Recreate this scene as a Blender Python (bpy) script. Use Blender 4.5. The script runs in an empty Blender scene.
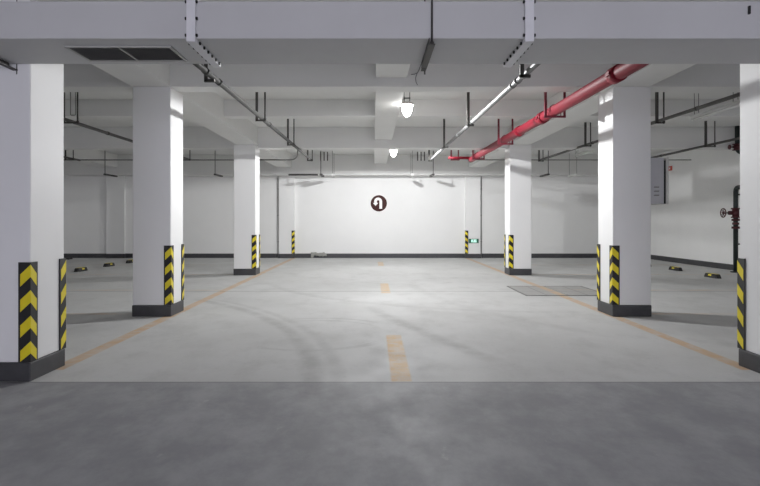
import bpy, bmesh, math, random
from mathutils import Vector, Matrix
random.seed(4)
scene = bpy.context.scene
COL = scene.collection
PI = math.pi

# ------------------------------------------------------------------ camera
CAM_H, F_PX, VX, VY = 1.4, 580.0, 373.0, 221.0
cam_d = bpy.data.cameras.new('camera')
cam = bpy.data.objects.new('camera', cam_d)
COL.objects.link(cam)
cam.location = (0, 0, CAM_H)
cam.rotation_euler = (PI/2, 0, 0)
cam_d.sensor_width = 36
cam_d.lens = 36*F_PX/760
cam_d.shift_x = (380-VX)/760
cam_d.shift_y = -(243-VY)/760
cam_d.clip_end = 200
scene.camera = cam

# ------------------------------------------------------------------ node helper
class NT:
    def __init__(s, name):
        s.m = bpy.data.materials.new(name); s.m.use_nodes = True
        s.t = s.m.node_tree; s.n = s.t.nodes; s.n.clear()
        s.out = s.n.new('ShaderNodeOutputMaterial')
        s.b = s.n.new('ShaderNodeBsdfPrincipled')
        s.t.links.new(s.b.outputs[0], s.out.inputs[0])
        g = s.n.new('ShaderNodeNewGeometry')
        s.pos = g.outputs['Position']
        sp = s.n.new('ShaderNodeSeparateXYZ'); s.t.links.new(s.pos, sp.inputs[0])
        s.x, s.y, s.z = sp.outputs
    def put(s, v, sock):
        if hasattr(v, 'is_output'): s.t.links.new(v, sock)
        else: sock.default_value = v
    def math(s, op, a, b=0.0, c=0.0):
        n = s.n.new('ShaderNodeMath'); n.operation = op
        s.put(a, n.inputs[0]); s.put(b, n.inputs[1]); s.put(c, n.inputs[2])
        return n.outputs[0]
    def ramp(s, v, lo, hi, a=0.0, b=1.0, smooth=True):
        n = s.n.new('ShaderNodeMapRange'); n.interpolation_type = 'SMOOTHSTEP' if smooth else 'LINEAR'
        s.put(v, n.inputs[0]); n.inputs[1].default_value = lo; n.inputs[2].default_value = hi
        n.inputs[3].default_value = a; n.inputs[4].default_value = b
        return n.outputs[0]
    def noise(s, scale, detail=4.0, rough=0.55, stretch=None, off=0.0):
        n = s.n.new('ShaderNodeTexNoise')
        n.inputs['Scale'].default_value = scale; n.inputs['Detail'].default_value = detail
        n.inputs['Roughness'].default_value = rough
        mp = s.n.new('ShaderNodeMapping'); s.t.links.new(s.pos, mp.inputs[0])
        mp.inputs['Location'].default_value = (off, off*1.7, off*0.3)
        if stretch: mp.inputs['Scale'].default_value = stretch
        s.t.links.new(mp.outputs[0], n.inputs['Vector'])
        return n.outputs[0]
    def mix(s, f, a, b):
        n = s.n.new('ShaderNodeMix'); n.data_type = 'RGBA'
        s.put(f, n.inputs[0])
        for v, k in ((a, 6), (b, 7)):
            if hasattr(v, 'is_output'): s.t.links.new(v, n.inputs[k])
            else: n.inputs[k].default_value = (*v, 1) if len(v) == 3 else v
        return n.outputs[2]
    def band(s, v, c, hw, soft=0.012):
        d = s.math('ABSOLUTE', s.math('SUBTRACT', v, c))
        return s.ramp(d, hw-soft, hw+soft, 1.0, 0.0)
    def bump(s, h, strength, dist=0.01):
        n = s.n.new('ShaderNodeBump'); n.inputs['Strength'].default_value = strength
        n.inputs['Distance'].default_value = dist
        s.put(h, n.inputs['Height']); s.t.links.new(n.outputs[0], s.b.inputs['Normal'])
    def fin(s, color=None, rough=0.5, metal=0.0, spec=0.5):
        if color is not None:
            if hasattr(color, 'is_output'): s.t.links.new(color, s.b.inputs['Base Color'])
            else: s.b.inputs['Base Color'].default_value = (*color, 1)
        s.put(rough, s.b.inputs['Roughness']); s.put(metal, s.b.inputs['Metallic'])
        s.b.inputs['Specular IOR Level'].default_value = spec
        return s.m

def srgb(r, g, b):
    f = lambda c: (c/255/12.92) if c/255 <= .04045 else ((c/255+.055)/1.055)**2.4
    return (f(r), f(g), f(b))

def simple(name, col, rough=0.5, metal=0.0, var=0.06, scale=6.0, bump=0.0, spec=0.5):
    t = NT(name)
    n = t.noise(scale, 4)
    dark = tuple(c*(1-var) for c in col); lite = tuple(min(1, c*(1+var)) for c in col)
    if bump: t.bump(t.noise(scale*6, 3), bump, 0.004)
    return t.fin(t.mix(n, dark, lite), rough, metal, spec)

def emit(name, col, strength):
    t = NT(name)
    t.b.inputs['Emission Color'].default_value = (*col, 1)
    t.b.inputs['Emission Strength'].default_value = strength
    return t.fin(tuple(.5*c for c in col), 0.4)

LAMP = 14.0
LAMP_W = 615.0
SKY = 8.8
M = {}
M['paint'] = None
def wall_paint(name, col, streak=0.03, rough=0.62):
    t = NT(name)
    a = t.noise(0.9, 5, 0.6)
    b = t.noise(2.2, 4, 0.6, (1, 1, 0.25), 7.0)
    c = t.mix(t.ramp(a, 0.3, 0.7), tuple(v*(1-streak) for v in col), col)
    c = t.mix(t.ramp(b, 0.62, 0.8, 0, 0.5), c, tuple(v*(1-2.2*streak) for v in col))
    t.bump(t.noise(45, 3), 0.05, 0.004)
    return t.fin(c, rough, 0, 0.35)
M['wall'] = wall_paint('white wall paint', (0.86, 0.86, 0.85))
M['pillar'] = wall_paint('white pillar paint', (0.86, 0.86, 0.855), 0.025, 0.5)
M['ceiling'] = wall_paint('white ceiling paint', (0.75, 0.75, 0.735), 0.04)
M['duct'] = wall_paint('off white duct board', (0.62, 0.62, 0.62), 0.06)
M['skirting'] = simple('black skirting paint', (0.055, 0.055, 0.059), 0.5, 0, 0.3, 9, 0.05)
M['rubber'] = simple('black rubber', (0.014, 0.013, 0.014), 0.6, 0, 0.25, 20)
M['yellow'] = simple('yellow reflective film', (0.80, 0.66, 0.02), 0.4, 0, 0.12, 14)
M['steel'] = simple('galvanised steel', (0.20, 0.20, 0.20), 0.55, 0.4, 0.18, 10)
M['dullsteel'] = simple('dull galvanised steel', (0.07, 0.07, 0.066), 0.65, 0.0, 0.2, 10, 0, 0.25)
M['angle'] = simple('dull dark steel', (0.070, 0.067, 0.062), 0.55, 0.3, 0.25, 12)
M['red'] = simple('red pipe paint', (0.22, 0.008, 0.022), 0.55, 0, 0.15, 8, 0, 0.3)
M['darkred'] = simple('dark red valve paint', (0.065, 0.009, 0.012), 0.5, 0, 0.2, 14)
M['hangred'] = simple('red hanger paint', (0.17, 0.012, 0.028), 0.45, 0, 0.2, 12)
M['greenpipe'] = simple('dark green pipe paint', (0.012, 0.018, 0.018), 0.5, 0, 0.25, 10)
M['flange'] = simple('white flange paint', (0.80, 0.80, 0.82), 0.5, 0, 0.05, 12)
M['bolt'] = simple('black bolt', (0.012, 0.012, 0.012), 0.5, 0.2, 0.2, 20)
M['grille'] = simple('dark grey louvre paint', (0.30, 0.295, 0.29), 0.6, 0, 0.2, 10)
M['grillebacking'] = simple('grey vent backing', (0.13, 0.127, 0.124), 0.7, 0, 0.1, 10)
M['grilleframe'] = simple('pale grey frame', (0.42, 0.42, 0.40), 0.5, 0, 0.1, 10)
M['batten'] = simple('white lamp housing', (0.72, 0.72, 0.70), 0.45, 0, 0.04, 12)
M['darklamp'] = simple('dark lamp housing', (0.05, 0.048, 0.045), 0.55, 0, 0.2, 12)
M['offtube'] = simple('unlit lamp tube', (0.78, 0.78, 0.76), 0.25, 0, 0.03, 12)
def glow_glass(name, col, strength):
    m = bpy.data.materials.new(name); m.use_nodes = True; n = m.node_tree.nodes; l = m.node_tree.links; n.clear()
    o = n.new('ShaderNodeOutputMaterial'); a = n.new('ShaderNodeAddShader'); e = n.new('ShaderNodeEmission'); t = n.new('ShaderNodeBsdfTransparent')
    e.inputs[0].default_value = (*col, 1); e.inputs[1].default_value = strength
    l.new(t.outputs[0], a.inputs[0]); l.new(e.outputs[0], a.inputs[1]); l.new(a.outputs[0], o.inputs[0])
    return m
M['glow'] = glow_glass('lit lamp glass', (1.0, 0.985, 0.95), LAMP)
M['cabinet'] = simple('grey cabinet enamel', (0.52, 0.52, 0.54), 0.5, 0.0, 0.06, 5)
M['cabinetlid'] = simple('pale grey cabinet lid', (0.60, 0.60, 0.57), 0.45, 0, 0.05, 6)
M['brown'] = simple('brown sign enamel', (0.060, 0.022, 0.020), 0.7, 0, 0.15, 20, 0, 0.2)
M['white'] = simple('white sign enamel', (0.85, 0.83, 0.80), 0.35, 0, 0.03, 20)
M['redbox'] = simple('red plastic', (0.62, 0.10, 0.07), 0.35, 0, 0.1, 20)
M['signgreen'] = emit('lit green sign film', (0.01, 0.12, 0.07), 0.5)
M['signwhite'] = emit('lit sign centre', (0.62, 1.0, 0.86), 0.9)
M['cloth'] = simple('grey beige sacking', (0.36, 0.36, 0.33), 0.85, 0, 0.25, 18, 0.3)
M['downpipe'] = simple('pale grey pipe paint', (0.36, 0.36, 0.35), 0.55, 0, 0.1, 14)
M['conduit'] = simple('grey conduit', (0.20, 0.20, 0.19), 0.5, 0.2, 0.2, 14)

# ------------------------------------------------------------------ floor material
def circle3(a, b, c):
    ax, ay = a; bx, by = b; cx, cy = c
    d = 2*(ax*(by-cy)+bx*(cy-ay)+cx*(ay-by))
    ux = ((ax*ax+ay*ay)*(by-cy)+(bx*bx+by*by)*(cy-ay)+(cx*cx+cy*cy)*(ay-by))/d
    uy = ((ax*ax+ay*ay)*(cx-bx)+(bx*bx+by*by)*(ax-cx)+(cx*cx+cy*cy)*(bx-ax))/d
    return ux, uy, math.hypot(ax-ux, ay-uy)

LINE_X = (-2.99, 3.54)
def paint_lines(t, base):
    wear = t.ramp(t.noise(5.0, 6, 0.65), 0.30, 0.62, 0.30, 0.85)
    wear2 = t.ramp(t.noise(2.2, 6, 0.65, None, 11.0), 0.40, 0.66, 0.15, 0.85)
    orange = (0.60, 0.41, 0.24)
    pale = (0.60, 0.46, 0.33)
    f = 0.0
    for x0 in LINE_X:
        m = t.math('MULTIPLY', t.math('MULTIPLY', t.band(t.x, x0, 0.076), wear), t.math('GREATER_THAN', t.y, 5.45))
        f = m if f == 0.0 else t.math('MAXIMUM', f, m)
    base = t.mix(f, base, orange)
    # centre dashes, the far ones worn
    f = 0.0
    for y0, y1, k in ((5.06, 7.12, 0.95), (11.25, 13.0, 0.75), (18.1, 19.9, 0.65)):
        m = t.math('MULTIPLY', t.band(t.x, 0.25, 0.09), t.band(t.y, (y0+y1)/2, (y1-y0)/2, 0.04))
        m = t.math('MULTIPLY', t.math('MULTIPLY', m, wear), k)
        f = m if f == 0.0 else t.math('MAXIMUM', f, m)
    base = t.mix(f, base, (0.64, 0.41, 0.17))
    # faint bay lines to either side of the lane
    side = t.math('MAXIMUM', t.math('LESS_THAN', t.x, -3.05), t.math('GREATER_THAN', t.x, 3.6))
    f = 0.0
    for y0 in (8.75, 11.75, 15.2, 18.5):
        m = t.math('MULTIPLY', t.math('MULTIPLY', t.band(t.y, y0, 0.07), side), wear2)
        f = m if f == 0.0 else t.math('MAXIMUM', f, m)
    base = t.mix(t.math('MULTIPLY', f, 0.85), base, pale)
    return base

t = NT('polished concrete floor')
big = t.noise(0.45, 5, 0.6)
mid = t.noise(1.8, 7, 0.7, (1.3, 0.8, 1), 3.0)
fine = t.noise(22, 4, 0.6, None, 5.0)
c = t.mix(t.ramp(big, 0.3, 0.7), (0.53, 0.532, 0.525), (0.60, 0.602, 0.597))
c = t.mix(t.ramp(mid, 0.45, 0.75, 0, 0.55), c, (0.45, 0.45, 0.442))
c = t.mix(t.ramp(fine, 0.55, 0.8, 0, 0.25), c, (0.30, 0.295, 0.285))
# the nearer pour is a cooler, darker slab with trowel streaks
near = t.ramp(t.y, 5.035, 5.045, 1.0, 0.0)
trowel = t.noise(1.6, 7, 0.7, (1.5, 1.0, 1), 21.0)
nc = t.mix(t.ramp(trowel, 0.35, 0.7), (0.30, 0.302, 0.313), (0.40, 0.402, 0.412))
nc = t.mix(t.ramp(t.noise(0.9, 5, 0.6, None, 31.0), 0.55, 0.75, 0, 0.5), nc, (0.26, 0.26, 0.27))
nc = t.mix(t.ramp(t.noise(3.5, 8, 0.75, (1.6, 0.8, 1), 44.0), 0.62, 0.72, 0, 0.6), nc, (0.50, 0.495, 0.49))
c = t.mix(near, c, nc)
# tyre marks
marks = 0.0
arcs = [((-2.94, 10.15), (-1.46, 8.2), (-0.54, 5.1), 0.085, 0.45, 4.6, 10.4, -3.2, -0.2),
        ((-2.74, 10.25), (-1.20, 8.2), (-0.30, 5.1), 0.06, 0.28, 4.6, 10.4, -3.0, 0.0),
        ((0.31, 8.2), (0.66, 7.2), (1.12, 6.06), 0.10, 0.40, 5.8, 9.4, -0.2, 1.5),
        ((-2.2, 12.8), (0.4, 9.6), (3.1, 8.9), 0.09, 0.22, 8.7, 12.8, -2.4, 3.2),
        ((-0.95, 6.3), (-0.62, 8.35), (-0.25, 6.4), 0.035, 0.42, 6.2, 8.5, -1.2, 0.0),
        ((-0.88, 6.3), (-0.60, 8.15), (-0.33, 6.4), 0.02, 0.35, 6.2, 8.5, -1.2, 0.0),
        ((0.9, 13.5), (1.4, 9.8), (2.9, 7.0), 0.10, 0.20, 7.0, 13.4, 0.6, 3.0)]
for a, b, d, w, k, y0, y1, x0, x1 in arcs:
    ux, uy, r = circle3(a, b, d)
    dx = t.math('SUBTRACT', t.x, ux); dy = t.math('SUBTRACT', t.y, uy)
    dist = t.math('SQRT', t.math('ADD', t.math('MULTIPLY', dx, dx), t.math('MULTIPLY', dy, dy)))
    m = t.band(dist, r, w, w*0.8)
    m = t.math('MULTIPLY', m, t.band(t.y, (y0+y1)/2, (y1-y0)/2, 0.3))
    m = t.math('MULTIPLY', m, t.band(t.x, (x0+x1)/2, (x1-x0)/2, 0.15))
    m = t.math('MULTIPLY', m, k*.6)
    marks = m if marks == 0.0 else t.math('MAXIMUM', marks, m)
marks = t.math('MULTIPLY', marks, t.ramp(t.noise(3.0, 5, 0.7, None, 9.0), 0.3, 0.65, 0.35, 1.0))
c = t.mix(marks, c, (0.13, 0.125, 0.12))
c = paint_lines(t, c)
# expansion joints
j = t.math('MAXIMUM', t.band(t.y, 5.04, 0.008, 0.006), t.math('MULTIPLY', t.band(t.y, 11.55, 0.022, 0.014), 0.85))
j = t.math('MAXIMUM', j, t.math('MULTIPLY', t.band(t.y, 18.6, 0.014, 0.012), 0.3))
c = t.mix(t.math('MULTIPLY', j, 0.75), c, (0.10, 0.098, 0.095))
t.bump(t.math('ADD', t.math('MULTIPLY', mid, 0.6), t.math('MULTIPLY', fine, 0.2)), 0.08, 0.01)
M['floor'] = t.fin(c, t.ramp(mid, 0.3, 0.7, 0.62, 0.78), 0, 0.25)

t = NT('sump cover concrete')
g = t.noise(7, 5, 0.6)
c = t.mix(g, (0.36, 0.358, 0.35), (0.44, 0.438, 0.43))
gr = t.math('MAXIMUM', t.band(t.math('FRACT', t.math('MULTIPLY', t.x, 2.6)), 0.5, 0.03, 0.015),
            t.band(t.math('FRACT', t.math('MULTIPLY', t.y, 2.4)), 0.5, 0.03, 0.015))
c = t.mix(t.math('MULTIPLY', gr, 0.7), c, (0.2, 0.198, 0.19))
M['sump'] = t.fin(paint_lines(t, c), 0.6, 0, 0.4)

# ------------------------------------------------------------------ mesh helpers
def new(name, bm, mats, parent=None, smooth=False, bevel=0.0):
    me = bpy.data.meshes.new(name)
    bmesh.ops.recalc_face_normals(bm, faces=bm.faces)
    bm.to_mesh(me); bm.free()
    for m in (mats if isinstance(mats, (list, tuple)) else [mats]): me.materials.append(M[m])
    o = bpy.data.objects.new(name, me); COL.objects.link(o)
    if parent is not None: o.parent = parent
    if smooth:
        for p in me.polygons: p.use_smooth = True
    if bevel:
        b = o.modifiers.new('edge', 'BEVEL'); b.width = bevel; b.segments = 2; b.limit_method = 'ANGLE'
    return o
def BM(): return bmesh.new()
def box(bm, x0, x1, y0, y1, z0, z1, mat=0):
    vs = [bm.verts.new((x, y, z)) for x in (x0, x1) for y in (y0, y1) for z in (z0, z1)]
    for f in ((0,1,3,2), (4,6,7,5), (0,4,5,1), (2,3,7,6), (0,2,6,4), (1,5,7,3)):
        bm.faces.new([vs[i] for i in f]).material_index = mat
def prism(bm, pts, ext, mat=0):
    """closed polygon pts (3d), pushed along vector ext"""
    a = [bm.verts.new(p) for p in pts]; e = Vector(ext)
    b = [bm.verts.new(Vector(p)+e) for p in pts]
    n = len(pts)
    bm.faces.new(a).material_index = mat
    bm.faces.new(list(reversed(b))).material_index = mat
    for i in range(n):
        bm.faces.new((a[i], a[(i+1) % n], b[(i+1) % n], b[i])).material_index = mat
def frame_of(d):
    d = d.normalized()
    u = Vector((0, 0, 1)) if abs(d.z) < 0.9 else Vector((1, 0, 0))
    s = d.cross(u).normalized(); return s, d.cross(s).normalized()
def rings(bm, centres, radii, dirs, seg=12, mat=0):
    prev = None; first = None
    s0 = None
    for c, r, d in zip(centres, radii, dirs):
        d = Vector(d).normalized()
        if s0 is None: s, u = frame_of(d)
        else:
            s = (s0 - d*s0.dot(d)).normalized(); u = d.cross(s)
        s0 = s
        ring = [bm.verts.new(Vector(c)+s*(r*math.cos(2*PI*k/seg))+u*(r*math.sin(2*PI*k/seg))) for k in range(seg)]
        if prev:
            for k in range(seg):
                f = bm.faces.new((prev[k], prev[(k+1) % seg], ring[(k+1) % seg], ring[k])); f.material_index = mat; f.smooth = True
        else: first = ring
        prev = ring
    bm.faces.new(list(reversed(first))).material_index = mat
    bm.faces.new(prev).material_index = mat
def cyl(bm, a, b, r, seg=12, mat=0):
    a, b = Vector(a), Vector(b); d = b-a
    rings(bm, (a, b), (r, r), (d, d), seg, mat)
def tube(bm, pts, r, bend=0.0, seg=12, mat=0):
    """pipe along a polyline with rounded elbows of radius bend"""
    pts = [Vector(p) for p in pts]; cs = [pts[0]]; ds = [pts[1]-pts[0]]
    for i in range(1, len(pts)-1):
        p = pts[i]; d0 = (p-pts[i-1]).normalized(); d1 = (pts[i+1]-p).normalized()
        if bend <= 0:
            cs.append(p); ds.append(d0+d1); continue
        a = p-d0*bend; b = p+d1*bend
        for k in range(7):
            s = k/6
            cs.append(a*(1-s)**2+p*2*s*(1-s)+b*s*s)
            ds.append(d0*(1-s)+d1*s)
    cs.append(pts[-1]); ds.append(pts[-1]-pts[-2])
    rings(bm, cs, [r]*len(cs), ds, seg, mat)
def torus(bm, c, axis, R, r, seg=20, sub=8):
    c = Vector(c); s, u = frame_of(Vector(axis)); ax = Vector(axis).normalized(); g = []
    for i in range(seg):
        a = 2*PI*i/seg; d = s*math.cos(a)+u*math.sin(a)
        g.append([bm.verts.new(c+d*(R+r*math.cos(2*PI*j/sub))+ax*(r*math.sin(2*PI*j/sub))) for j in range(sub)])
    for i in range(seg):
        for j in range(sub):
            f = bm.faces.new((g[i][j], g[(i+1) % seg][j], g[(i+1) % seg][(j+1) % sub], g[i][(j+1) % sub])); f.smooth = True

def tag(o, label, cat, group=None):
    o['label'] = label; o['category'] = cat
    if group: o['group'] = group
    return o
def thing(name, label, cat, loc=(0, 0, 0), group=None):
    o = bpy.data.objects.new(name, None); COL.objects.link(o); o.location = loc
    o.empty_display_size = 0.1
    return tag(o, label, cat, group)
def struct(name, bm, mat, bevel=0.0):
    o = new(name, bm, mat, None, False, bevel); o['kind'] = 'structure'; return o
def dup(root, loc, label):
    r = root.copy(); COL.objects.link(r); r.location = loc; r['label'] = label
    for ch in list(root.children):
        c = ch.copy(); COL.objects.link(c); c.parent = r
        for g in ch.children:
            d = g.copy(); COL.objects.link(d); d.parent = c
    return r

# ------------------------------------------------------------------ room shell
XL, XR, YF, YB, ZC = -13.0, 10.2, -9.0, 22.0, 3.83
P, S3, SEC, WB = 3.37, 3.285, 3.50, 3.09          # soffit heights: main beams, third row, secondary, wall beam
def sbox(name, mat, *a):
    bm = BM(); box(bm, *a); return struct(name, bm, mat)
sbox('floor', 'floor', XL-.2, XR+.2, YF-.2, YB+.2, -0.2, 0)
sbox('ceiling', 'ceiling', XL-.2, XR+.2, YF-.2, YB+.2, ZC, ZC+.1)
sbox('wall_back', 'wall', XL, XR, YB, YB+.2, 0, ZC)
OX0, OX1, OZ = -3.2, 4.2, 2.95        # unseen wide entrance added behind the viewer to let daylight onto the front faces
bm = BM(); box(bm, XL, OX0, YF-.2, YF, 0, ZC); box(bm, OX1, XR, YF-.2, YF, 0, ZC); box(bm, OX0, OX1, YF-.2, YF, OZ, ZC)
struct('wall_front', bm, 'wall')
pd = bpy.data.lights.new('added_entrance_portal', 'AREA'); pd.shape = 'RECTANGLE'; pd.size = OX1-OX0; pd.size_y = OZ; pd.cycles.is_portal = True
po = bpy.data.objects.new('added_entrance_portal', pd); COL.objects.link(po)
po.location = ((OX0+OX1)/2, YF-.1, OZ/2); po.rotation_euler = (PI/2, 0, 0)
sbox('wall_left', 'wall', XL-.2, XL, YF, YB, 0, ZC)
sbox('wall_right', 'wall', XR, XR+.2, YF, YB, 0, ZC)
sbox('baseboard_right', 'skirting', XR-.012, XR, YF, YB-.012, 0, .165)
sbox('baseboard_left', 'skirting', XL, XL+.012, YF, YB-.012, 0, .165)
LX = ((-3.54, -2.98), (3.50, 4.06))
ROWS = (5.06, 8.50, 14.97)
PW = 0.56
# pilasters on the back wall, with the skirting running round them
pil = ((-10.05, -9.37), (-3.55, -2.97), (3.49, 4.05))
bm = BM()
edges = [XL] 
for a, b in pil: edges += [a-.012, b+.012]
edges.append(XR)
for i in range(0, len(edges), 2): box(bm, edges[i], edges[i+1], YB-.012, YB, 0, .165)
for a, b in pil: box(bm, a-.012, b+.012, YB-.162, YB, 0, .165)
struct('baseboard_back', bm, 'skirting')
tn = [0]
def trim(mat, boxes, bevel=0.006):
    tn[0] += 1
    bm = BM()
    for b in boxes: box(bm, *b)
    return struct('trim_%d' % tn[0], bm, mat, bevel)
for a, b in pil: trim('wall', [(a, b, YB-.15, YB, .165, WB)])
# main transverse beams over the pillar rows
for y, z in ((-1.6, P), (5.06, P), (8.50, P)):
    trim('ceiling', [(XL, XR, y, y+.36, z-.002, ZC)])
trim('ceiling', [(XL, -3.54, 15.0, 15.4, S3, ZC), (-2.98, 3.5, 15.0, 15.4, S3, ZC), (4.06, XR, 15.0, 15.4, S3, ZC)])
trim('ceiling', [(XL, XR, 21.3, YB, WB, ZC)])
# secondary transverse beams
for y in (1.8, 11.6): trim('ceiling', [(XL, XR, y, y+.3, SEC-.003, ZC)])
# longitudinal beams over the pillar lines
for a, b in LX: trim('ceiling', [(a, b, YF, 21.3, P, ZC)])
trim('ceiling', [(-10.05, -9.37, YF, 21.3, P, ZC)])
# secondary longitudinal beams mid-span
for a, b in ((0.04, 0.50),): trim('ceiling', [(a, b, YF, 21.3, SEC, ZC)])

# ------------------------------------------------------------------ pillars
def pillar(x0, y0, label):
    r = thing('pillar', label, 'pillar', (x0+PW/2, y0+PW/2, 0), 'square pillars along the lane')
    bm = BM(); h = PW/2
    box(bm, -h, h, -h, h, .165, P); new('shaft', bm, 'pillar', r, False, .012)
    bm = BM(); h = PW/2+.007
    box(bm, -h, h, -h, h, 0, .165); new('skirting', bm, 'skirting', r, False, .008)
    return r
SHIFT = ((-.012, .015, -.055), (.05, .015, .03))
for si, (a, b) in enumerate(LX):
    s = ('left', 'right')[si]
    for i, y in enumerate(ROWS):
        lab = ['large white pillar with black skirting cut by the %s edge of the photo' % s,
               'white square pillar with black skirting in the middle of the %s row' % s,
               'farthest white square pillar with black skirting in the %s row' % s][i]
        if si == 1 and i == 1: lab = 'white square pillar with grey cabinet on its far side, right row'
        pillar(a+SHIFT[si][i], y, lab)

# ------------------------------------------------------------------ corner guards
GZ0, GZ1, GW, GT = .17, 1.04, .096, .012
def guard(cx, cy, sx, sy, label, legs=(1, 1)):
    """corner at (cx, cy); the pillar lies towards (sx, sy) from it"""
    r = thing('corner_guard', label, 'corner guard', (cx, cy, GZ0), 'striped corner guards')
    bm = BM(); H = GZ1-GZ0
    ox, oy = -sx*GT, -sy*GT
    L = [(ox, oy), (sx*GW, oy), (sx*GW, -sy*.0005), (-sx*.0005, -sy*.0005), (-sx*.0005, sy*GW), (ox, sy*GW)]
    prism(bm, [(p[0], p[1], 0) for p in L], (0, 0, H), 0)
    e = .0015
    for k in range(4):
        zc = H-.02-k*.222
        hh = .107; drop = .085; w = GW-.006
        for leg in (0, 1):
            # stripe peaks at the corner and falls towards the free edge of the leg
            q = [(0, zc), (w, zc-drop), (w, max(zc-drop-hh, .004)), (0, zc-hh)]
            if leg == 0: pts = [(ox+sx*d, oy-sy*e, z) for d, z in q]; ext = (0, sy*e*1.4, 0)
            else: pts = [(ox-sx*e, oy+sy*d, z) for d, z in q]; ext = (sx*e*1.4, 0, 0)
            prism(bm, pts, ext, 1)
    o = new('guard_strip', bm, ['rubber', 'yellow'], r)
    return r
for si, (a, b) in enumerate(LX):
    s = ('left', 'right')[si]; sx = -1 if si == 0 else 1
    for i, y in enumerate(ROWS):
        inner = (b if si == 0 else a)+SHIFT[si][i]
        which = ('the nearest %s pillar', 'the middle %s pillar', 'the farthest %s pillar')[i] % s
        if not (si == 1 and i == 0):
            guard(inner, y, sx, 1, 'black and yellow chevron guard on front corner of ' + which)
        guard(inner, y+PW, sx, -1, 'black and yellow striped guard on rear corner of ' + which)
guard(-2.97, YB-.15, -1, 1, 'small black and yellow guard on back wall pilaster, left of the round sign')
guard(3.49, YB-.15, 1, 1, 'small black and yellow guard on back wall pilaster beside green exit sign')

# ------------------------------------------------------------------ air duct
DZ0, DZ1, DY0, DY1 = 2.765, 3.045, 4.34, 5.045
r = thing('air_duct', 'broad off white air duct running across the whole top foreground', 'duct', (0, DY0, DZ0))
cuts = (XL, -1.355, 1.165, XR)
for i in range(3):
    bm = BM(); box(bm, cuts[i]+.001, cuts[i+1]-.001, 0, DY1-DY0, 0, DZ1-DZ0)
    new('duct_section', bm, 'duct', r, False, .006)
for x in cuts[1:3]:
    bm = BM(); w = .034; q = .03
    box(bm, x-w, x+w, -q, -.0005, -q, DZ1-DZ0+q)
    box(bm, x-w, x+w, -.0005, DY1-DY0, -q, -.0005)
    f = new('flange', bm, 'flange', r, False, .004)
    for z in (.02, .145, .27):
        bm = BM(); cyl(bm, (x-w-.012, -.016, z), (x+w+.012, -.016, z), .0125, 8); new('bolt', bm, 'bolt', f)
    for k in range(6):
        y = .07+k*.112
        bm = BM(); cyl(bm, (x-w-.012, y, -.016), (x+w+.012, y, -.016), .0125, 8); new('bolt', bm, 'bolt', f)
g0, g1, gy0, gy1 = -2.40, -1.57, .17, .58
bm = BM(); zf = -.014; w = .022
box(bm, g0, g1, gy0, gy0+w, zf, -.0005); box(bm, g0, g1, gy1-w, gy1, zf, -.0005)
box(bm, g0, g0+w, gy0+w, gy1-w, zf, -.0005); box(bm, g1-w, g1, gy0+w, gy1-w, zf, -.0005)
v = new('vent_grille', bm, 'grilleframe', r)
bm = BM(); box(bm, g0+w, g1-w, gy0+w, gy1-w, -.003, -.0006); new('backing', bm, 'grillebacking', v)
bm = BM(); m_ = (g0+g1)/2; box(bm, m_-.008, m_+.008, gy0+w, gy1-w, -.013, -.003); new('divider', bm, 'grilleframe', v)
for k in range(12):
    y = gy0+w+.012+k*.0295
    bm = BM(); prism(bm, [(g0+w, y, -.012), (g0+w, y+.004, -.012), (g0+w, y+.020, -.0035), (g0+w, y+.016, -.0035)], (g1-g0-2*w, 0, 0))
    new('louvre', bm, 'grille', v)
def duct_hanger(x, label):
    r = thing('duct_hanger', label, 'hanger', (x, DY0, DZ0-.05), 'steel hangers under the air duct')
    bm = BM(); box(bm, -.024, .024, -.02, .665, 0, .006); box(bm, -.024, -.018, -.02, .665, .006, .0495); new('support_bar', bm, 'angle', r)
    bm = BM(); cyl(bm, (0, -.012, 0), (0, -.012, ZC-DZ0+.05), .008, 10); cyl(bm, (0, -.012, .006), (0, -.012, .022), .016, 6); new('rod', bm, 'angle', r)
    bm = BM(); cyl(bm, (.012, .725, -.035), (.012, .725, P-.004-DZ0+.05), .007, 10); box(bm, -.02, .022, .66, .74, -.004, .006); new('rod', bm, 'angle', r)
duct_hanger(.44, 'dark steel bar under the duct with thin rod, right of centre')
duct_hanger(-3.12, 'dark steel bar under the duct at the left edge of the photo')
# small black hook on the face of the duct
bm = BM(); box(bm, 2.803, 2.815, DY0-.02, DY0-.0005, 2.945, 3.005)
tag(new('wall_clip', bm, 'bolt'), 'tiny black upright clip on the face of the air duct, far right', 'clip')

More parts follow.
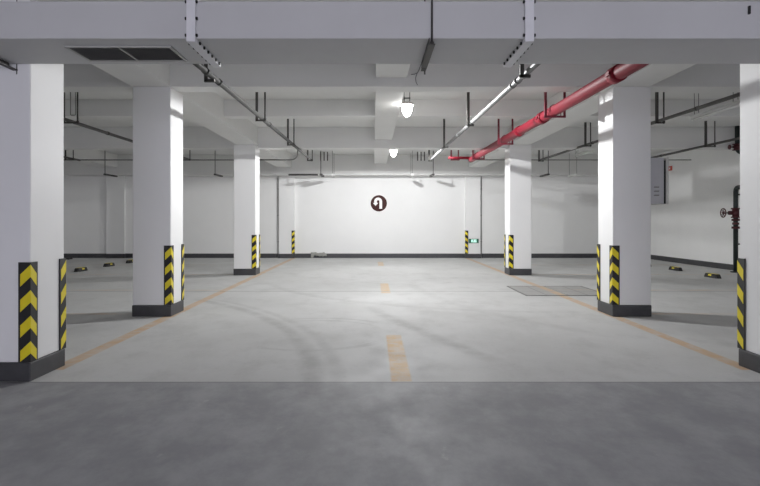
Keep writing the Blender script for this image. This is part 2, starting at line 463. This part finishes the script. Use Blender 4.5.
# ------------------------------------------------------------------ pipes along the lane
def H(p0, p1):
    """pipe height as a function of depth"""
    (ya, za), (yb, zb) = p0, p1
    return lambda y: za+(y-ya)*(zb-za)/(yb-ya)
def hline(a, b, r, seg=12):
    bm = BM(); cyl(bm, a, b, r, seg); return bm
def run_pipe(name, label, x, zf, y0, y1, rad, mat, couplings, cat='pipe', branch=None, rise=True):
    r = thing(name, label, cat, (x, y0, zf(y0)))
    pts = []
    if rise: pts.append((0, 0, ZC-.004-zf(y0)))
    pts += [(0, 0, 0), (0, y1-y0, zf(y1)-zf(y0))]
    bm = BM(); tube(bm, pts, rad, rad*2.4, 16); new('pipe_run', bm, mat, r)
    if branch:
        bm = BM(); zz = branch[1]-zf(y0); cyl(bm, (0, y1-y0-.1, zz), (branch[0]-x, y1-y0-.1, zz), .04, 14); new('branch_pipe', bm, mat, r)
    for c in couplings:
        w = rad*1.1
        a = (0, c-w-y0, zf(c-w)-zf(y0)); b = (0, c+w-y0, zf(c+w)-zf(y0))
        bm = BM(); cyl(bm, a, b, rad*1.2, 16)
        for s in (-1, 1): box(bm, s*rad*1.2-rad*.2, s*rad*1.2+rad*.2, c-w*.6-y0, c+w*.6-y0, zf(c)-zf(y0)-rad*.3, zf(c)-zf(y0)+rad*.3)
        new('coupling', bm, mat, r)
    return r
def hanger(x, y, zp, rad, label, mat='angle', style='pair', gap=None, top=ZC):
    """ceiling hanger: legs down either side of the pipe with a bar underneath"""
    side = style == 'redside'; style = 'red' if side else style
    group = 'red hangers of the red pipe' if mat == 'hangred' else 'steel pipe hangers'
    zb = zp-rad-.03
    r = thing('pipe_hanger', label, 'pipe hanger', (x, y, zb), group)
    g = gap or (rad+(.065 if style == 'red' else .034))
    T = top-zb
    bm = BM()
    if style == 'red':
        for s in (-1, 1):
            bm = BM(); box(bm, s*g-.019, s*g+.019, -.018, -.013, 0, T); box(bm, s*g-.019 if s < 0 else s*g+.014, s*g-.014 if s < 0 else s*g+.019, -.013, .02, 0, T)
            new('leg', bm, mat, r)
        bm = BM(); box(bm, -g-.019, g+.019, -.15 if side else -.024, .02, 0, .0295); new('cross_bar', bm, mat, r)
        if side: return r
        bm = BM(); pts = [(-(rad+.010), 0, .03)]+[((rad+.010)*math.cos(PI-k*PI/8), 0, .03+rad+(rad+.010)*math.sin(PI-k*PI/8)) for k in range(9)]+[((rad+.010), 0, .03)]
        tube(bm, pts, .006, 0, 8); new('u_bolt', bm, mat, r)
    else:
        bm = BM(); box(bm, -g-.022, -g+.022, -.022, -.017, 0, T); box(bm, -g-.022, -g-.017, -.017, .022, 0, T); new('leg', bm, mat, r)
        if style == 'pair':
            bm = BM(); cyl(bm, (g, 0, 0), (g, 0, T), .014, 10); cyl(bm, (g, 0, .03), (g, 0, .05), .026, 6); new('rod', bm, mat, r)
            bm = BM(); box(bm, -g-.022, g+.016, -.022, .022, .006, .029); new('cross_bar', bm, mat, r)
        else:
            bm = BM(); box(bm, -g-.022, .03, -.022, .022, -.003, .029); new('cross_bar', bm, mat, r)
    return r
ORD = ['nearest', 'second', 'third', 'fourth', 'fifth']
zl = H((6.37, CAM_H+1.70), (17.4, CAM_H+1.870))
run_pipe('sprinkler_pipe', 'galvanised steel pipe running along the left side of the lane ceiling', -1.90, zl, 5.95, 17.9, .034, 'dullsteel', (6.6, 7.15, 10.6, 13.9))
for i, y in enumerate((6.85, 9.84, 13.44, 17.5)):
    hanger(-1.90, y, zl(y), .034, '%s hanger holding the steel pipe on the left side of the lane' % (ORD[i] if i < 3 else 'farthest'), style='pair' if i else 'single')
zr = H((6.34, CAM_H+1.694), (17.24, CAM_H+1.860))
run_pipe('sprinkler_pipe', 'shiny steel pipe between the lit lamps and the red pipe', 1.76, zr, 5.95, 17.7, .034, 'steel', (6.75, 7.05, 7.3, 12.0))
for i, y in enumerate((6.6, 10.3, 13.8, 17.5)):
    hanger(1.76, y, zr(y), .034, '%s hanger holding the shiny steel pipe left of the red pipe' % (ORD[i] if i < 3 else 'farthest'), style='single')
zd = H((6.6, CAM_H+1.745), (17.2, CAM_H+1.815))
run_pipe('fire_pipe', 'thick red fire pipe running along the ceiling on the right of the lane', 2.90, zd, 6.0, 17.2, .085, 'red', (6.9, 9.9, 11.5, 16.2), branch=(2.22, zd(17.2)+.045))
for i, y in enumerate((9.25, 12.7, 15.95)):
    hanger(2.90, y, zd(y), .085, '%s red frame hanger around the thick red pipe' % ORD[i], 'hangred', 'red')
hanger(2.42, 17.17, zd(17.2)+.045, .04, 'farthest red hanger, at the turned end of the red pipe', 'hangred', 'redside')

# pipes in the parking bays
zb1 = H((8.35, CAM_H+1.83), (18, CAM_H+1.93))
run_pipe('sprinkler_pipe', 'dark pipe in the right bay, between pillars and hanging white lamps', 5.30, zb1, 6.2, 18.42, .03, 'angle', (9.5, 14.0))
for i, y in enumerate((10.7, 14.3, 18.3)):
    hanger(5.30, y, zb1(y), .03, '%s hanger of the dark pipe in right bay, just beyond the pillar row' % (ORD[i] if i < 2 else 'farthest'))
zb2 = H((13.1, CAM_H+1.852), (16.7, CAM_H+1.858))
run_pipe('sprinkler_pipe', 'dark pipe running near the right wall above the grey cabinet', 8.20, zb2, 6.2, 19.5, .03, 'angle', (12.0, 16.5))
for i, y in enumerate((14.1,)):
    hanger(8.20, y, zb2(y), .03, 'hanger of the dark pipe near the right wall', gap=.11)
zb3 = H((10.5, CAM_H+1.84), (17, CAM_H+1.86))
run_pipe('sprinkler_pipe', 'dark pipe in the left bay seen between the two nearest left pillars', -5.58, zb3, 6.2, 17.6, .032, 'angle', (12.2, 16.8))
for i, y in enumerate((10.6, 17.3)):
    hanger(-5.52 if i == 0 else -5.58, y, zb3(y), .032, ('near hanger of the dark left bay pipe, beside the biggest left pillar', 'far hanger of the dark left bay pipe, beyond the middle left pillar')[i], gap=.12)
zb4 = H((10, CAM_H+1.86), (18, CAM_H+1.875))
run_pipe('sprinkler_pipe', 'short stretch of dark pipe farthest left, nearly touching the largest left pillar', -9.05, zb4, 10, 17.9, .03, 'angle', (16.5,))
hanger(-9.05, 17.3, zb4(17.3), .03, 'hanger of the farthest left dark pipe', gap=.11)

# empty brackets on the slab in front of the back wall
def bracket(x, label):
    r = thing('ceiling_bracket', label, 'bracket', (x, 20.4, CAM_H+2.12), 'empty steel brackets near the back wall')
    for d in (-.11, .01, .13):
        bm = BM(); box(bm, d-.018, d+.018, -.018, .018, 0, ZC-CAM_H-2.12); new('leg', bm, 'angle', r)
bracket(-1.73, 'small dark ceiling bracket left of the round arrow sign')
bracket(1.68, 'small dark ceiling bracket right of the round arrow sign')

# conduits under the ceiling beam of the back wall
bm = BM(); zc_ = P-.022
tube(bm, [(-12.9, 18.5, zc_), (-2.40, 18.5, zc_), (-2.40, 18.5, ZC-.003)], .02, .25, 10)
tag(new('conduit', bm, 'conduit'), 'thin conduit crossing the left bay and bending up near the left steel pipe', 'conduit')
bm = BM()
tube(bm, [(3.25, 18.5, ZC-.003), (3.25, 18.5, zc_), (10.15, 18.5, zc_)], .016, .15, 10)
tag(new('conduit', bm, 'conduit'), 'thin conduit crossing the right bay from the far end of the red pipe', 'conduit')
bm = BM(); box(bm, -3.1, -2.02, 21.26, 21.3, CAM_H+1.665, CAM_H+1.69); box(bm, -3.1, -2.02, 21.26, 21.268, CAM_H+1.69, CAM_H+1.73)
tag(new('ceiling_tray', bm, 'angle'), 'slim dark tray under the back wall beam, left of the arrow sign', 'cable tray')
for x, s in ((-3.60, 'left'), (4.10, 'right')):
    bm = BM(); cyl(bm, (x, YB-.028, 0), (x, YB-.028, WB), .015, 12)
    for z in (.6, 1.6, 2.6): box(bm, x-.03, x+.03, YB-.02, YB, z, z+.03)
    tag(new('downpipe', bm, 'downpipe'), 'thin grey vertical pipe beside the %s back wall pilaster' % s, 'pipe', 'vertical pipes on the back wall')

# loose cable on the beam over the middle of the lane
bm = BM()
def pt(px, py, Y): return ((px-VX)*Y/F_PX, Y, CAM_H+(VY-py)*Y/F_PX)
tube(bm, [pt(*q, 8.493) for q in ((421, 64), (419, 70), (417, 73.5), (415.5, 78), (416, 82), (417.5, 85.0))], .0055, 0, 6)
tube(bm, [pt(*q, 8.493) for q in ((418, 72.5), (414.5, 74.2), (411, 74.5))], .005, 0, 6)
tag(new('loose_cable', bm, 'conduit'), 'thin loose forked cable on the beam right of the pale patch', 'cable')

# ------------------------------------------------------------------ tube lamps
LZ = CAM_H+1.95
def lamp(x, y, label, tube_mat='offtube', z=LZ, length=1.4, wire='angle', body='batten', k=1.0):
    r = thing('tube_lamp', label, 'lamp', (x, y, z), 'hanging tube lamps')
    L = length/2
    bm = BM(); prism(bm, [(-.03*k, -L-.04, .045), (.03*k, -L-.04, .045), (.042*k, -L-.04, .085), (-.042*k, -L-.04, .085)], (0, length+.08, 0)); new('housing', bm, body, r)
    bm = BM(); prism(bm, [(-.11*k, -L-.03, .026), (-.03*k, -L-.03, .041), (.03*k, -L-.03, .041), (.11*k, -L-.03, .026), (.11*k, -L-.03, .029), (.03*k, -L-.03, .0445), (-.03*k, -L-.03, .0445), (-.11*k, -L-.03, .029)], (0, length+.06, 0)); new('reflector', bm, body, r)
    bm = BM(); cyl(bm, (0, -L, 0), (0, L, 0), .022*k, 12); new('tube', bm, tube_mat, r)
    for s in (-1, 1):
        bm = BM(); box(bm, -.026*k, .026*k, s*(L+.018)-.016, s*(L+.018)+.016, -.026, .026); new('end_cap', bm, body, r)
        soff = ZC
        bm = BM(); box(bm, -.045, -.037, s*L*.85-.003, s*L*.85+.003, .085, soff-z); box(bm, .037, .045, s*L*.85-.003, s*L*.85+.003, .085, soff-z); box(bm, -.045, .045, s*L*.85-.006, s*L*.85+.006, .08, .092)
        new('suspension_wire', bm, wire, r)
    return r
def dome_lamp(x, y, label):
    r = thing('dome_lamp', label, 'lamp', (x, y, LZ+.13), 'glowing lamps over the lane')
    bm = BM(); rings(bm, [(0, 0, 0), (0, 0, .012), (0, 0, .045), (0, 0, .06)], [.125, .125, .10, .06], [(0, 0, 1)]*4, 28); new('housing', bm, 'batten', r)
    bm = BM(); n = 12; D = .21; R = .10
    cs = [(0, 0, -.0005-D*math.sin(k/n*PI/2*.985)) for k in range(n+1)]; rs = [R*math.cos(k/n*PI/2*.985) for k in range(n+1)]
    rings(bm, cs, rs, [(0, 0, -1)]*(n+1), 28); new('diffuser', bm, 'glow', r)
    for s in (-1, 1):
        bm = BM(); cyl(bm, (s*.05, 0, .055), (s*.05, 0, ZC-LZ-.13), .006, 8); new('suspension_rod', bm, 'angle', r)
    bm = BM(); box(bm, -.06, .06, -.012, .012, .12, .135); new('bracket_bar', bm, 'angle', r)
    ld = bpy.data.lights.new('lamp_light', 'SPOT'); ld.energy = LAMP_W; ld.color = (.985, .99, 1.0)
    ld.spot_size = math.radians(178); ld.spot_blend = 0.08; ld.shadow_soft_size = .028
    # spread of the lamp: little straight down, most outwards, none above its rim
    ld.use_nodes = True; n = ld.node_tree.nodes; l = ld.node_tree.links
    em = [q for q in n if q.type == 'EMISSION'][0]
    tc = n.new('ShaderNodeTexCoord'); sp = n.new('ShaderNodeSeparateXYZ'); l.new(tc.outputs['Normal'], sp.inputs[0])
    ab = n.new('ShaderNodeMath'); ab.operation = 'ABSOLUTE'; l.new(sp.outputs[2], ab.inputs[0])
    m1 = n.new('ShaderNodeMapRange'); m1.interpolation_type = 'SMOOTHSTEP'; l.new(ab.outputs[0], m1.inputs[0])
    for k, v in ((1, 0.0), (2, .08), (3, .25), (4, 1.0)): m1.inputs[k].default_value = v
    m2 = n.new('ShaderNodeMapRange'); m2.interpolation_type = 'SMOOTHSTEP'; l.new(ab.outputs[0], m2.inputs[0])
    for k, v in ((1, 0.35), (2, 1.0), (3, 1.0), (4, 0.55)): m2.inputs[k].default_value = v
    mu = n.new('ShaderNodeMath'); mu.operation = 'MULTIPLY'; l.new(m1.outputs[0], mu.inputs[0]); l.new(m2.outputs[0], mu.inputs[1])
    l.new(mu.outputs[0], em.inputs['Strength'])
    lo = bpy.data.objects.new('lamp_light', ld); COL.objects.link(lo); lo.parent = r; lo.location = (0, 0, -.03)
dome_lamp(.61, 10.42, 'larger glowing lamp on the ceiling, nearer of the two lit lamps')
dome_lamp(.60, 16.90, 'smaller glowing lamp on the ceiling, farther of the two lit lamps')
lamp(6.16, 10.45, 'unlit white tube lamp in the right bay above the grey cabinet')
lamp(6.16, 16.95, 'unlit white tube lamp in right bay between middle and farthest right pillars')
bm = BM(); tube(bm, [(-5.085, 9.75, ZC-.003), (-5.085, 9.75, LZ-.17), (-5.0, 9.75, LZ-.17), (-5.0, 9.75, ZC-.003)], .008, .02, 8)
tag(new('hanging_loop', bm, 'conduit'), 'thin pale wire loop hanging in left bay beside the nearest left pillar', 'wire loop')
def hanging_bar(x, label, y=20.45):
    r = thing('hanging_bracket', label, 'bracket', (x, y, CAM_H+1.585), 'dark L-shaped brackets before the back wall')
    bm = BM(); box(bm, -.045, .045, -.45, .45, 0, .05); new('foot_bar', bm, 'darklamp', r)
    bm = BM(); cyl(bm, (0, -.43, .05), (0, -.43, ZC-CAM_H-1.585), .013, 8); new('rod', bm, 'angle', r)
def small_lamp(x, label, body='darklamp', y=20.45):
    r = thing('hanging_lamp', label, 'lamp', (x, y, CAM_H+1.585), 'small pale hanging lamps before the back wall')
    bm = BM(); prism(bm, [(-.05, -.45, 0), (.05, -.45, 0), (.035, -.45, .055), (-.035, -.45, .055)], (0, .9, 0)); new('housing', bm, body, r)
    bm = BM(); cyl(bm, (0, -.40, -.008), (0, .40, -.008), .013, 10); new('tube', bm, 'offtube' if body == 'batten' else 'darklamp', r)
    for s in (-1, 1):
        bm = BM(); cyl(bm, (0, s*.38, .05), (0, s*.38, ZC-CAM_H-1.585), .008, 6); new('suspension_wire', bm, 'angle' if body != 'batten' else 'conduit', r)
hanging_bar(-9.25, 'dark L-shaped bracket hanging in left bay, left of the middle left pillar')
hanging_bar(-5.45, 'dark L-shaped bracket hanging between the middle and farthest left pillars')
hanging_bar(-1.80, 'dark L-shaped bracket hanging near the far end of the left steel pipe')
hanging_bar(2.08, 'dark L-shaped bracket hanging near the far end of the shiny steel pipe')
hanging_bar(6.05, 'dark L-shaped bracket hanging just right of the farthest right pillar')
small_lamp(-1.40, 'small pale hanging lamp left of the round arrow sign', 'batten')
small_lamp(1.36, 'small pale hanging lamp right of the round arrow sign', 'batten')
small_lamp(7.05, 'small pale hanging lamp in the right bay near the back wall', 'batten')

# ------------------------------------------------------------------ back wall signs
r = thing('turn_sign', 'round brown sign with white U-turn arrow on the back wall', 'sign', (.22, YB, CAM_H+.67))
bm = BM(); cyl(bm, (0, -.0005, 0), (0, -.018, 0), .318, 40); new('rim', bm, 'white', r)
bm = BM(); cyl(bm, (0, -.018, 0), (0, -.024, 0), .308, 40); new('disc', bm, 'brown', r)
bm = BM(); w = .105
# stem right, arch over the top, short left arm, arrow head pointing down
cx, R = -.025, .098
outer, inner = [], []
pts_o = [(cx+R+w/2-.0, -.205)]; pts_i = [(cx+R-w/2, -.205)]
for k in range(13):
    a = k*PI/12
    pts_o.append((cx+(R+w/2)*math.cos(a), .075+(R+w/2)*math.sin(a)*.95)); pts_i.append((cx+(R-w/2)*math.cos(a), .075+(R-w/2)*math.sin(a)*.95))
pts_o.append((cx-R-w/2, .01)); pts_i.append((cx-R+w/2, .01))
for i in range(len(pts_o)-1):
    q = [pts_o[i], pts_o[i+1], pts_i[i+1], pts_i[i]]
    prism(bm, [(a, -.024, b) for a, b in q], (0, -.004, 0))
prism(bm, [(cx-R-.10, -.024, .015), (cx-R+.10, -.024, .015), (cx-R, -.024, -.095)], (0, -.004, 0))
new('arrow', bm, 'white', r)

r = thing('exit_sign', 'small glowing green and white exit sign beside the right striped wall guard', 'sign', (3.79, YB-.15, CAM_H-.75))
bm = BM(); box(bm, -.19, .19, -.03, -.0005, -.085, .085); new('case', bm, 'grilleframe', r, False, .004)
bm = BM(); box(bm, -.18, .18, -.033, -.03, -.075, .075); new('green_panel', bm, 'signgreen', r)
bm = BM(); box(bm, -.095, .105, -.035, -.033, -.055, .055); new('light_panel', bm, 'signwhite', r)
bm = BM(); z = 0
prism(bm, [(.04, -.035, .008), (.075, -.035, .008), (.075, -.035, .025), (.10, -.035, 0), (.075, -.035, -.025), (.075, -.035, -.008), (.04, -.035, -.008)], (0, -.001, 0))
new('direction_arrow', bm, 'signgreen', r)
bm = BM()
cyl(bm, (-.02, -.035, .038), (-.02, -.036, .038), .011, 12)
for q in ([(-.035, .026), (-.012, .026), (-.018, -.008), (-.04, -.008)], [(-.04, -.008), (-.026, -.008), (-.055, -.045), (-.068, -.042)],
          [(-.032, -.008), (-.018, -.008), (.002, -.028), (-.006, -.045), (-.016, -.028)], [(-.012, .026), (-.014, .014), (.012, .002), (.016, .012)]):
    prism(bm, [(a, -.035, b) for a, b in q], (0, -.001, 0))
new('running_figure', bm, 'signgreen', r)

# grey sacking left on the skirting of the back wall
bm = BM(); n = 22
def sack(i, side):
    u = i/n
    x = -.30+.60*u
    top = .205+.015*math.sin(u*9)+.008*math.sin(u*23+1) - (.07 if u > .8 else 0)*(u-.8)/.2
    bot = .075+.015*math.sin(u*6+.6)+.008*math.sin(u*31)
    if u < .14: bot = .0
    return x, bot, top
cols = []
for i in range(n+1):
    x, b0, t0 = sack(i, 0)
    col = []
    for k in range(7):
        v = k/6
        z = b0+(t0-b0)*v
        y = -.055-.03*math.sin(PI*v)-.012*math.sin(i*1.7+k*2.1)-.01*math.sin(i*.8)
        col.append((bm.verts.new((x, y, z)), bm.verts.new((x, -.014, z))))
    cols.append(col)
for i in range(n):
    for k in range(6):
        for s in (0, 1):
            f = (cols[i][k][s], cols[i+1][k][s], cols[i+1][k+1][s], cols[i][k+1][s]); bm.faces.new(f).smooth = True
for i in range(n):
    for k in (0, 6): bm.faces.new((cols[i][k][0], cols[i][k][1], cols[i+1][k][1], cols[i+1][k][0]))
for i in (0, n):
    for k in range(6): bm.faces.new((cols[i][k][0], cols[i][k+1][0], cols[i][k+1][1], cols[i][k][1]))
o = new('crumpled_sack', bm, 'cloth'); o.location = (-2.05, YB, 0)
tag(o, 'crumpled grey sacking lying against the black skirting of the back wall', 'sack')

# ------------------------------------------------------------------ cabinet on the pillar
r = thing('electrical_cabinet', 'grey metal electrical cabinet on the far side of the middle right pillar', 'cabinet', (4.06, 8.56, CAM_H+.255))
hh = .68
bm = BM(); box(bm, 0, .012, 0, .44, .0, hh); new('mounting_plate', bm, 'bolt', r)  # black plate, its colour stands in for the shaded gap against the pillar
bm = BM(); box(bm, .012, .235, .0, .44, .0, hh); new('body', bm, 'cabinet', r, False, .006)
bm = BM(); box(bm, .235, .262, .004, .436, .0, hh-.04); new('gap_strip', bm, 'bolt', r)  # black strip standing in for the shaded gap between body and door
bm = BM(); box(bm, .262, .30, -.01, .45, -.005, hh+.005); d = new('door', bm, 'cabinetlid', r, False, .006)
bm = BM(); box(bm, .30, .315, .04, .07, .28, .40); new('handle', bm, 'bolt', d)
for k in range(3):
    bm = BM(); z = .115+k*.06
    prism(bm, [(.085, -.0005, z), (.16, -.0005, z), (.16, -.010, z+.012), (.085, -.010, z+.012)], (0, 0, .008)); new('vent_slit', bm, 'grille', r)
r = thing('alarm_box', 'small red alarm box on right wall beside the grey cabinet', 'alarm', (XR, 19.85, CAM_H+1.80))
bm = BM(); box(bm, -.05, -.0005, -.09, .09, -.075, .075); new('case', bm, 'redbox', r, False, .008)
bm = BM(); box(bm, -.053, -.05, -.03, .03, -.035, .035); new('panel', bm, 'white', r)

# ------------------------------------------------------------------ standpipe with valves by the right wall
SX, SY = 9.88, 15.8
r = thing('standpipe', 'dark green standpipe with red valve wheels beside the right wall', 'pipe', (SX, SY, 0))
bm = BM(); tube(bm, [(0, 0, 0), (0, 0, 2.31), (0, -.97, 2.31), (0, -.97, 3.16), (-.56, -.97, 3.16), (-.56, -.97, ZC-.004)], .06, .13, 16); new('pipe_run', bm, 'greenpipe', r)
bm = BM(); cyl(bm, (0, 0, 0), (0, 0, .03), .13, 20); new('base_flange', bm, 'greenpipe', r)
def valve(z, wheel, ox=0, oy=0, k=1.0):
    bm = BM(); cyl(bm, (ox, oy, z-.11*k), (ox, oy, z+.11*k), .085, 16); cyl(bm, (ox, oy, z+.10*k), (ox, oy, z+.135*k), .115, 20); cyl(bm, (ox, oy, z-.135*k), (ox, oy, z-.10*k), .115, 20)
    cyl(bm, (ox-.06, oy, z), (ox-.19*k, oy, z), .055*k, 14); v = new('valve', bm, 'darkred', r)
    bm = BM(); cyl(bm, (ox-.19*k, oy, z), (ox-.36*k, oy, z), .016, 10); new('stem', bm, 'angle', v)
    bm = BM(); torus(bm, (ox-.34*k, oy, z), (1, 0, 0), wheel, .014)
    for q in range(4):
        a = q*PI/4+.3
        cyl(bm, (ox-.34*k, oy+wheel*math.cos(a), z+wheel*math.sin(a)), (ox-.34*k, oy-wheel*math.cos(a), z-wheel*math.sin(a)), .009, 8)
    cyl(bm, (ox-.355*k, oy, z), (ox-.32*k, oy, z), .03, 10); new('handwheel', bm, 'darkred', v)
valve(1.62, .12)
valve(3.29, .05, -.56, -.97, .6)
for z in (1.33, 1.22, 1.43):
    bm = BM(); cyl(bm, (0, 0, z-.03), (0, 0, z+.03), 0.10 if z != 1.33 else .085, 18); new('coupling', bm, 'darkred', r)
bm = BM()
for z in (.75, 2.1): box(bm, .05, XR-SX-.0005, -.04, .04, z, z+.04)
new('wall_bracket', bm, 'angle', r)

# ------------------------------------------------------------------ wheel stops
def wheel_stop_parts(r):
    bm = BM(); L = .28
    prof = [(-.085, 0), (.085, 0), (.062, .085), (.045, .10), (-.045, .10), (-.062, .085)]
    secs = [(-L, .72, .35), (-L+.06, 1, 1), (L-.06, 1, 1), (L, .72, .35)]
    rows = [[bm.verts.new((p[0]*a, y, p[1]*b)) for p in prof] for y, a, b in secs]
    for i in range(3):
        for k in range(6): bm.faces.new((rows[i][k], rows[i][(k+1) % 6], rows[i+1][(k+1) % 6], rows[i+1][k]))
    bm.faces.new(rows[0]); bm.faces.new(list(reversed(rows[3])))
    new('rubber_block', bm, 'rubber', r, False, .006)
    bm = BM()
    for y0, y1 in ((-.085, .085), (-.205, -.155), (.155, .205)):
        prism(bm, [(-.043, y0, .1003), (.043, y0, .1003), (.043, y1, .1003), (-.043, y1, .1003)], (0, 0, .0025))
        for s in ((-1, 1) if y0 == -.085 else ()):
            prism(bm, [(s*.0750, y0+.02, .048), (s*.0655, y0+.02, .083), (s*.0655, y1-.02, .083), (s*.0750, y1-.02, .048)], (s*.0025, 0, .0006))
    new('reflector', bm, 'yellow', r)
stops = [(-8.16, 16.2, 'black and yellow wheel stop in left bay, nearest the largest left pillar'),
         (-8.17, 17.95, 'black and yellow wheel stop in left bay, middle one of the left line'),
         (-8.12, 19.45, 'black and yellow wheel stop half hidden by the middle left pillar'),
         (8.40, 14.35, 'black and yellow wheel stop nearest the green standpipe, right bay'),
         (8.58, 16.45, 'black and yellow wheel stop in the middle of the right bay line'),
         (8.50, 18.1, 'black wheel stop barely showing beside the middle right pillar')]
first = thing('wheel_stop', stops[0][2], 'wheel stop', (stops[0][0], stops[0][1], 0), 'rubber wheel stops in the bays')
wheel_stop_parts(first)
for x, y, lab in stops[1:]: dup(first, (x, y, 0), lab)
bm = BM(); prism(bm, [(-.42, -.14, 0), (.42, -.14, 0), (.42, .14, 0), (-.42, .14, 0)], (0, 0, .05))
bmesh.ops.scale(bm, vec=(.94, .8, 1), verts=[v for v in bm.verts if v.co.z > .04])
o = new('kerb_ramp', bm, 'rubber', None, False, .008); o.location = (-11.45, 21.2, 0)
tag(o, 'low plain black ramp against the back wall beside the largest left pillar', 'kerb ramp')

# ------------------------------------------------------------------ sump cover set in the floor
r = thing('sump_cover', 'square grey sump cover in the floor between the far right pillars', 'floor cover', (3.66, 11.62, 0))
A, B = .80, .79
bm = BM(); w = .03
box(bm, -A, A, -B, -B+w, 0, .010); box(bm, -A, A, B-w, B, 0, .010); box(bm, -A, -A+w, -B+w, B-w, 0, .010); box(bm, A-w, A, -B+w, B-w, 0, .010)
new('frame', bm, 'conduit', r)
for k in range(2):
    x0 = -A+w+.006+k*(A-w/2); x1 = x0+A-w-.012
    bm = BM(); box(bm, x0, x1, -B+w+.006, B-w-.006, 0, .008); new('cover_panel', bm, 'sump', r)

# ------------------------------------------------------------------ world and view
w = bpy.data.worlds.new('world'); scene.world = w; w.use_nodes = True
w.node_tree.nodes['Background'].inputs[0].default_value = (0.87, 0.86, 1.0, 1)
w.node_tree.nodes['Background'].inputs[1].default_value = SKY
vs = scene.view_settings
vs.view_transform = 'Standard'; vs.look = 'None'; vs.gamma = 1.0; vs.use_curve_mapping = False
vs.exposure = 0.0
scene.cycles.max_bounces = 12
scene.cycles.diffuse_bounces = 8
scene.cycles.use_denoising = True
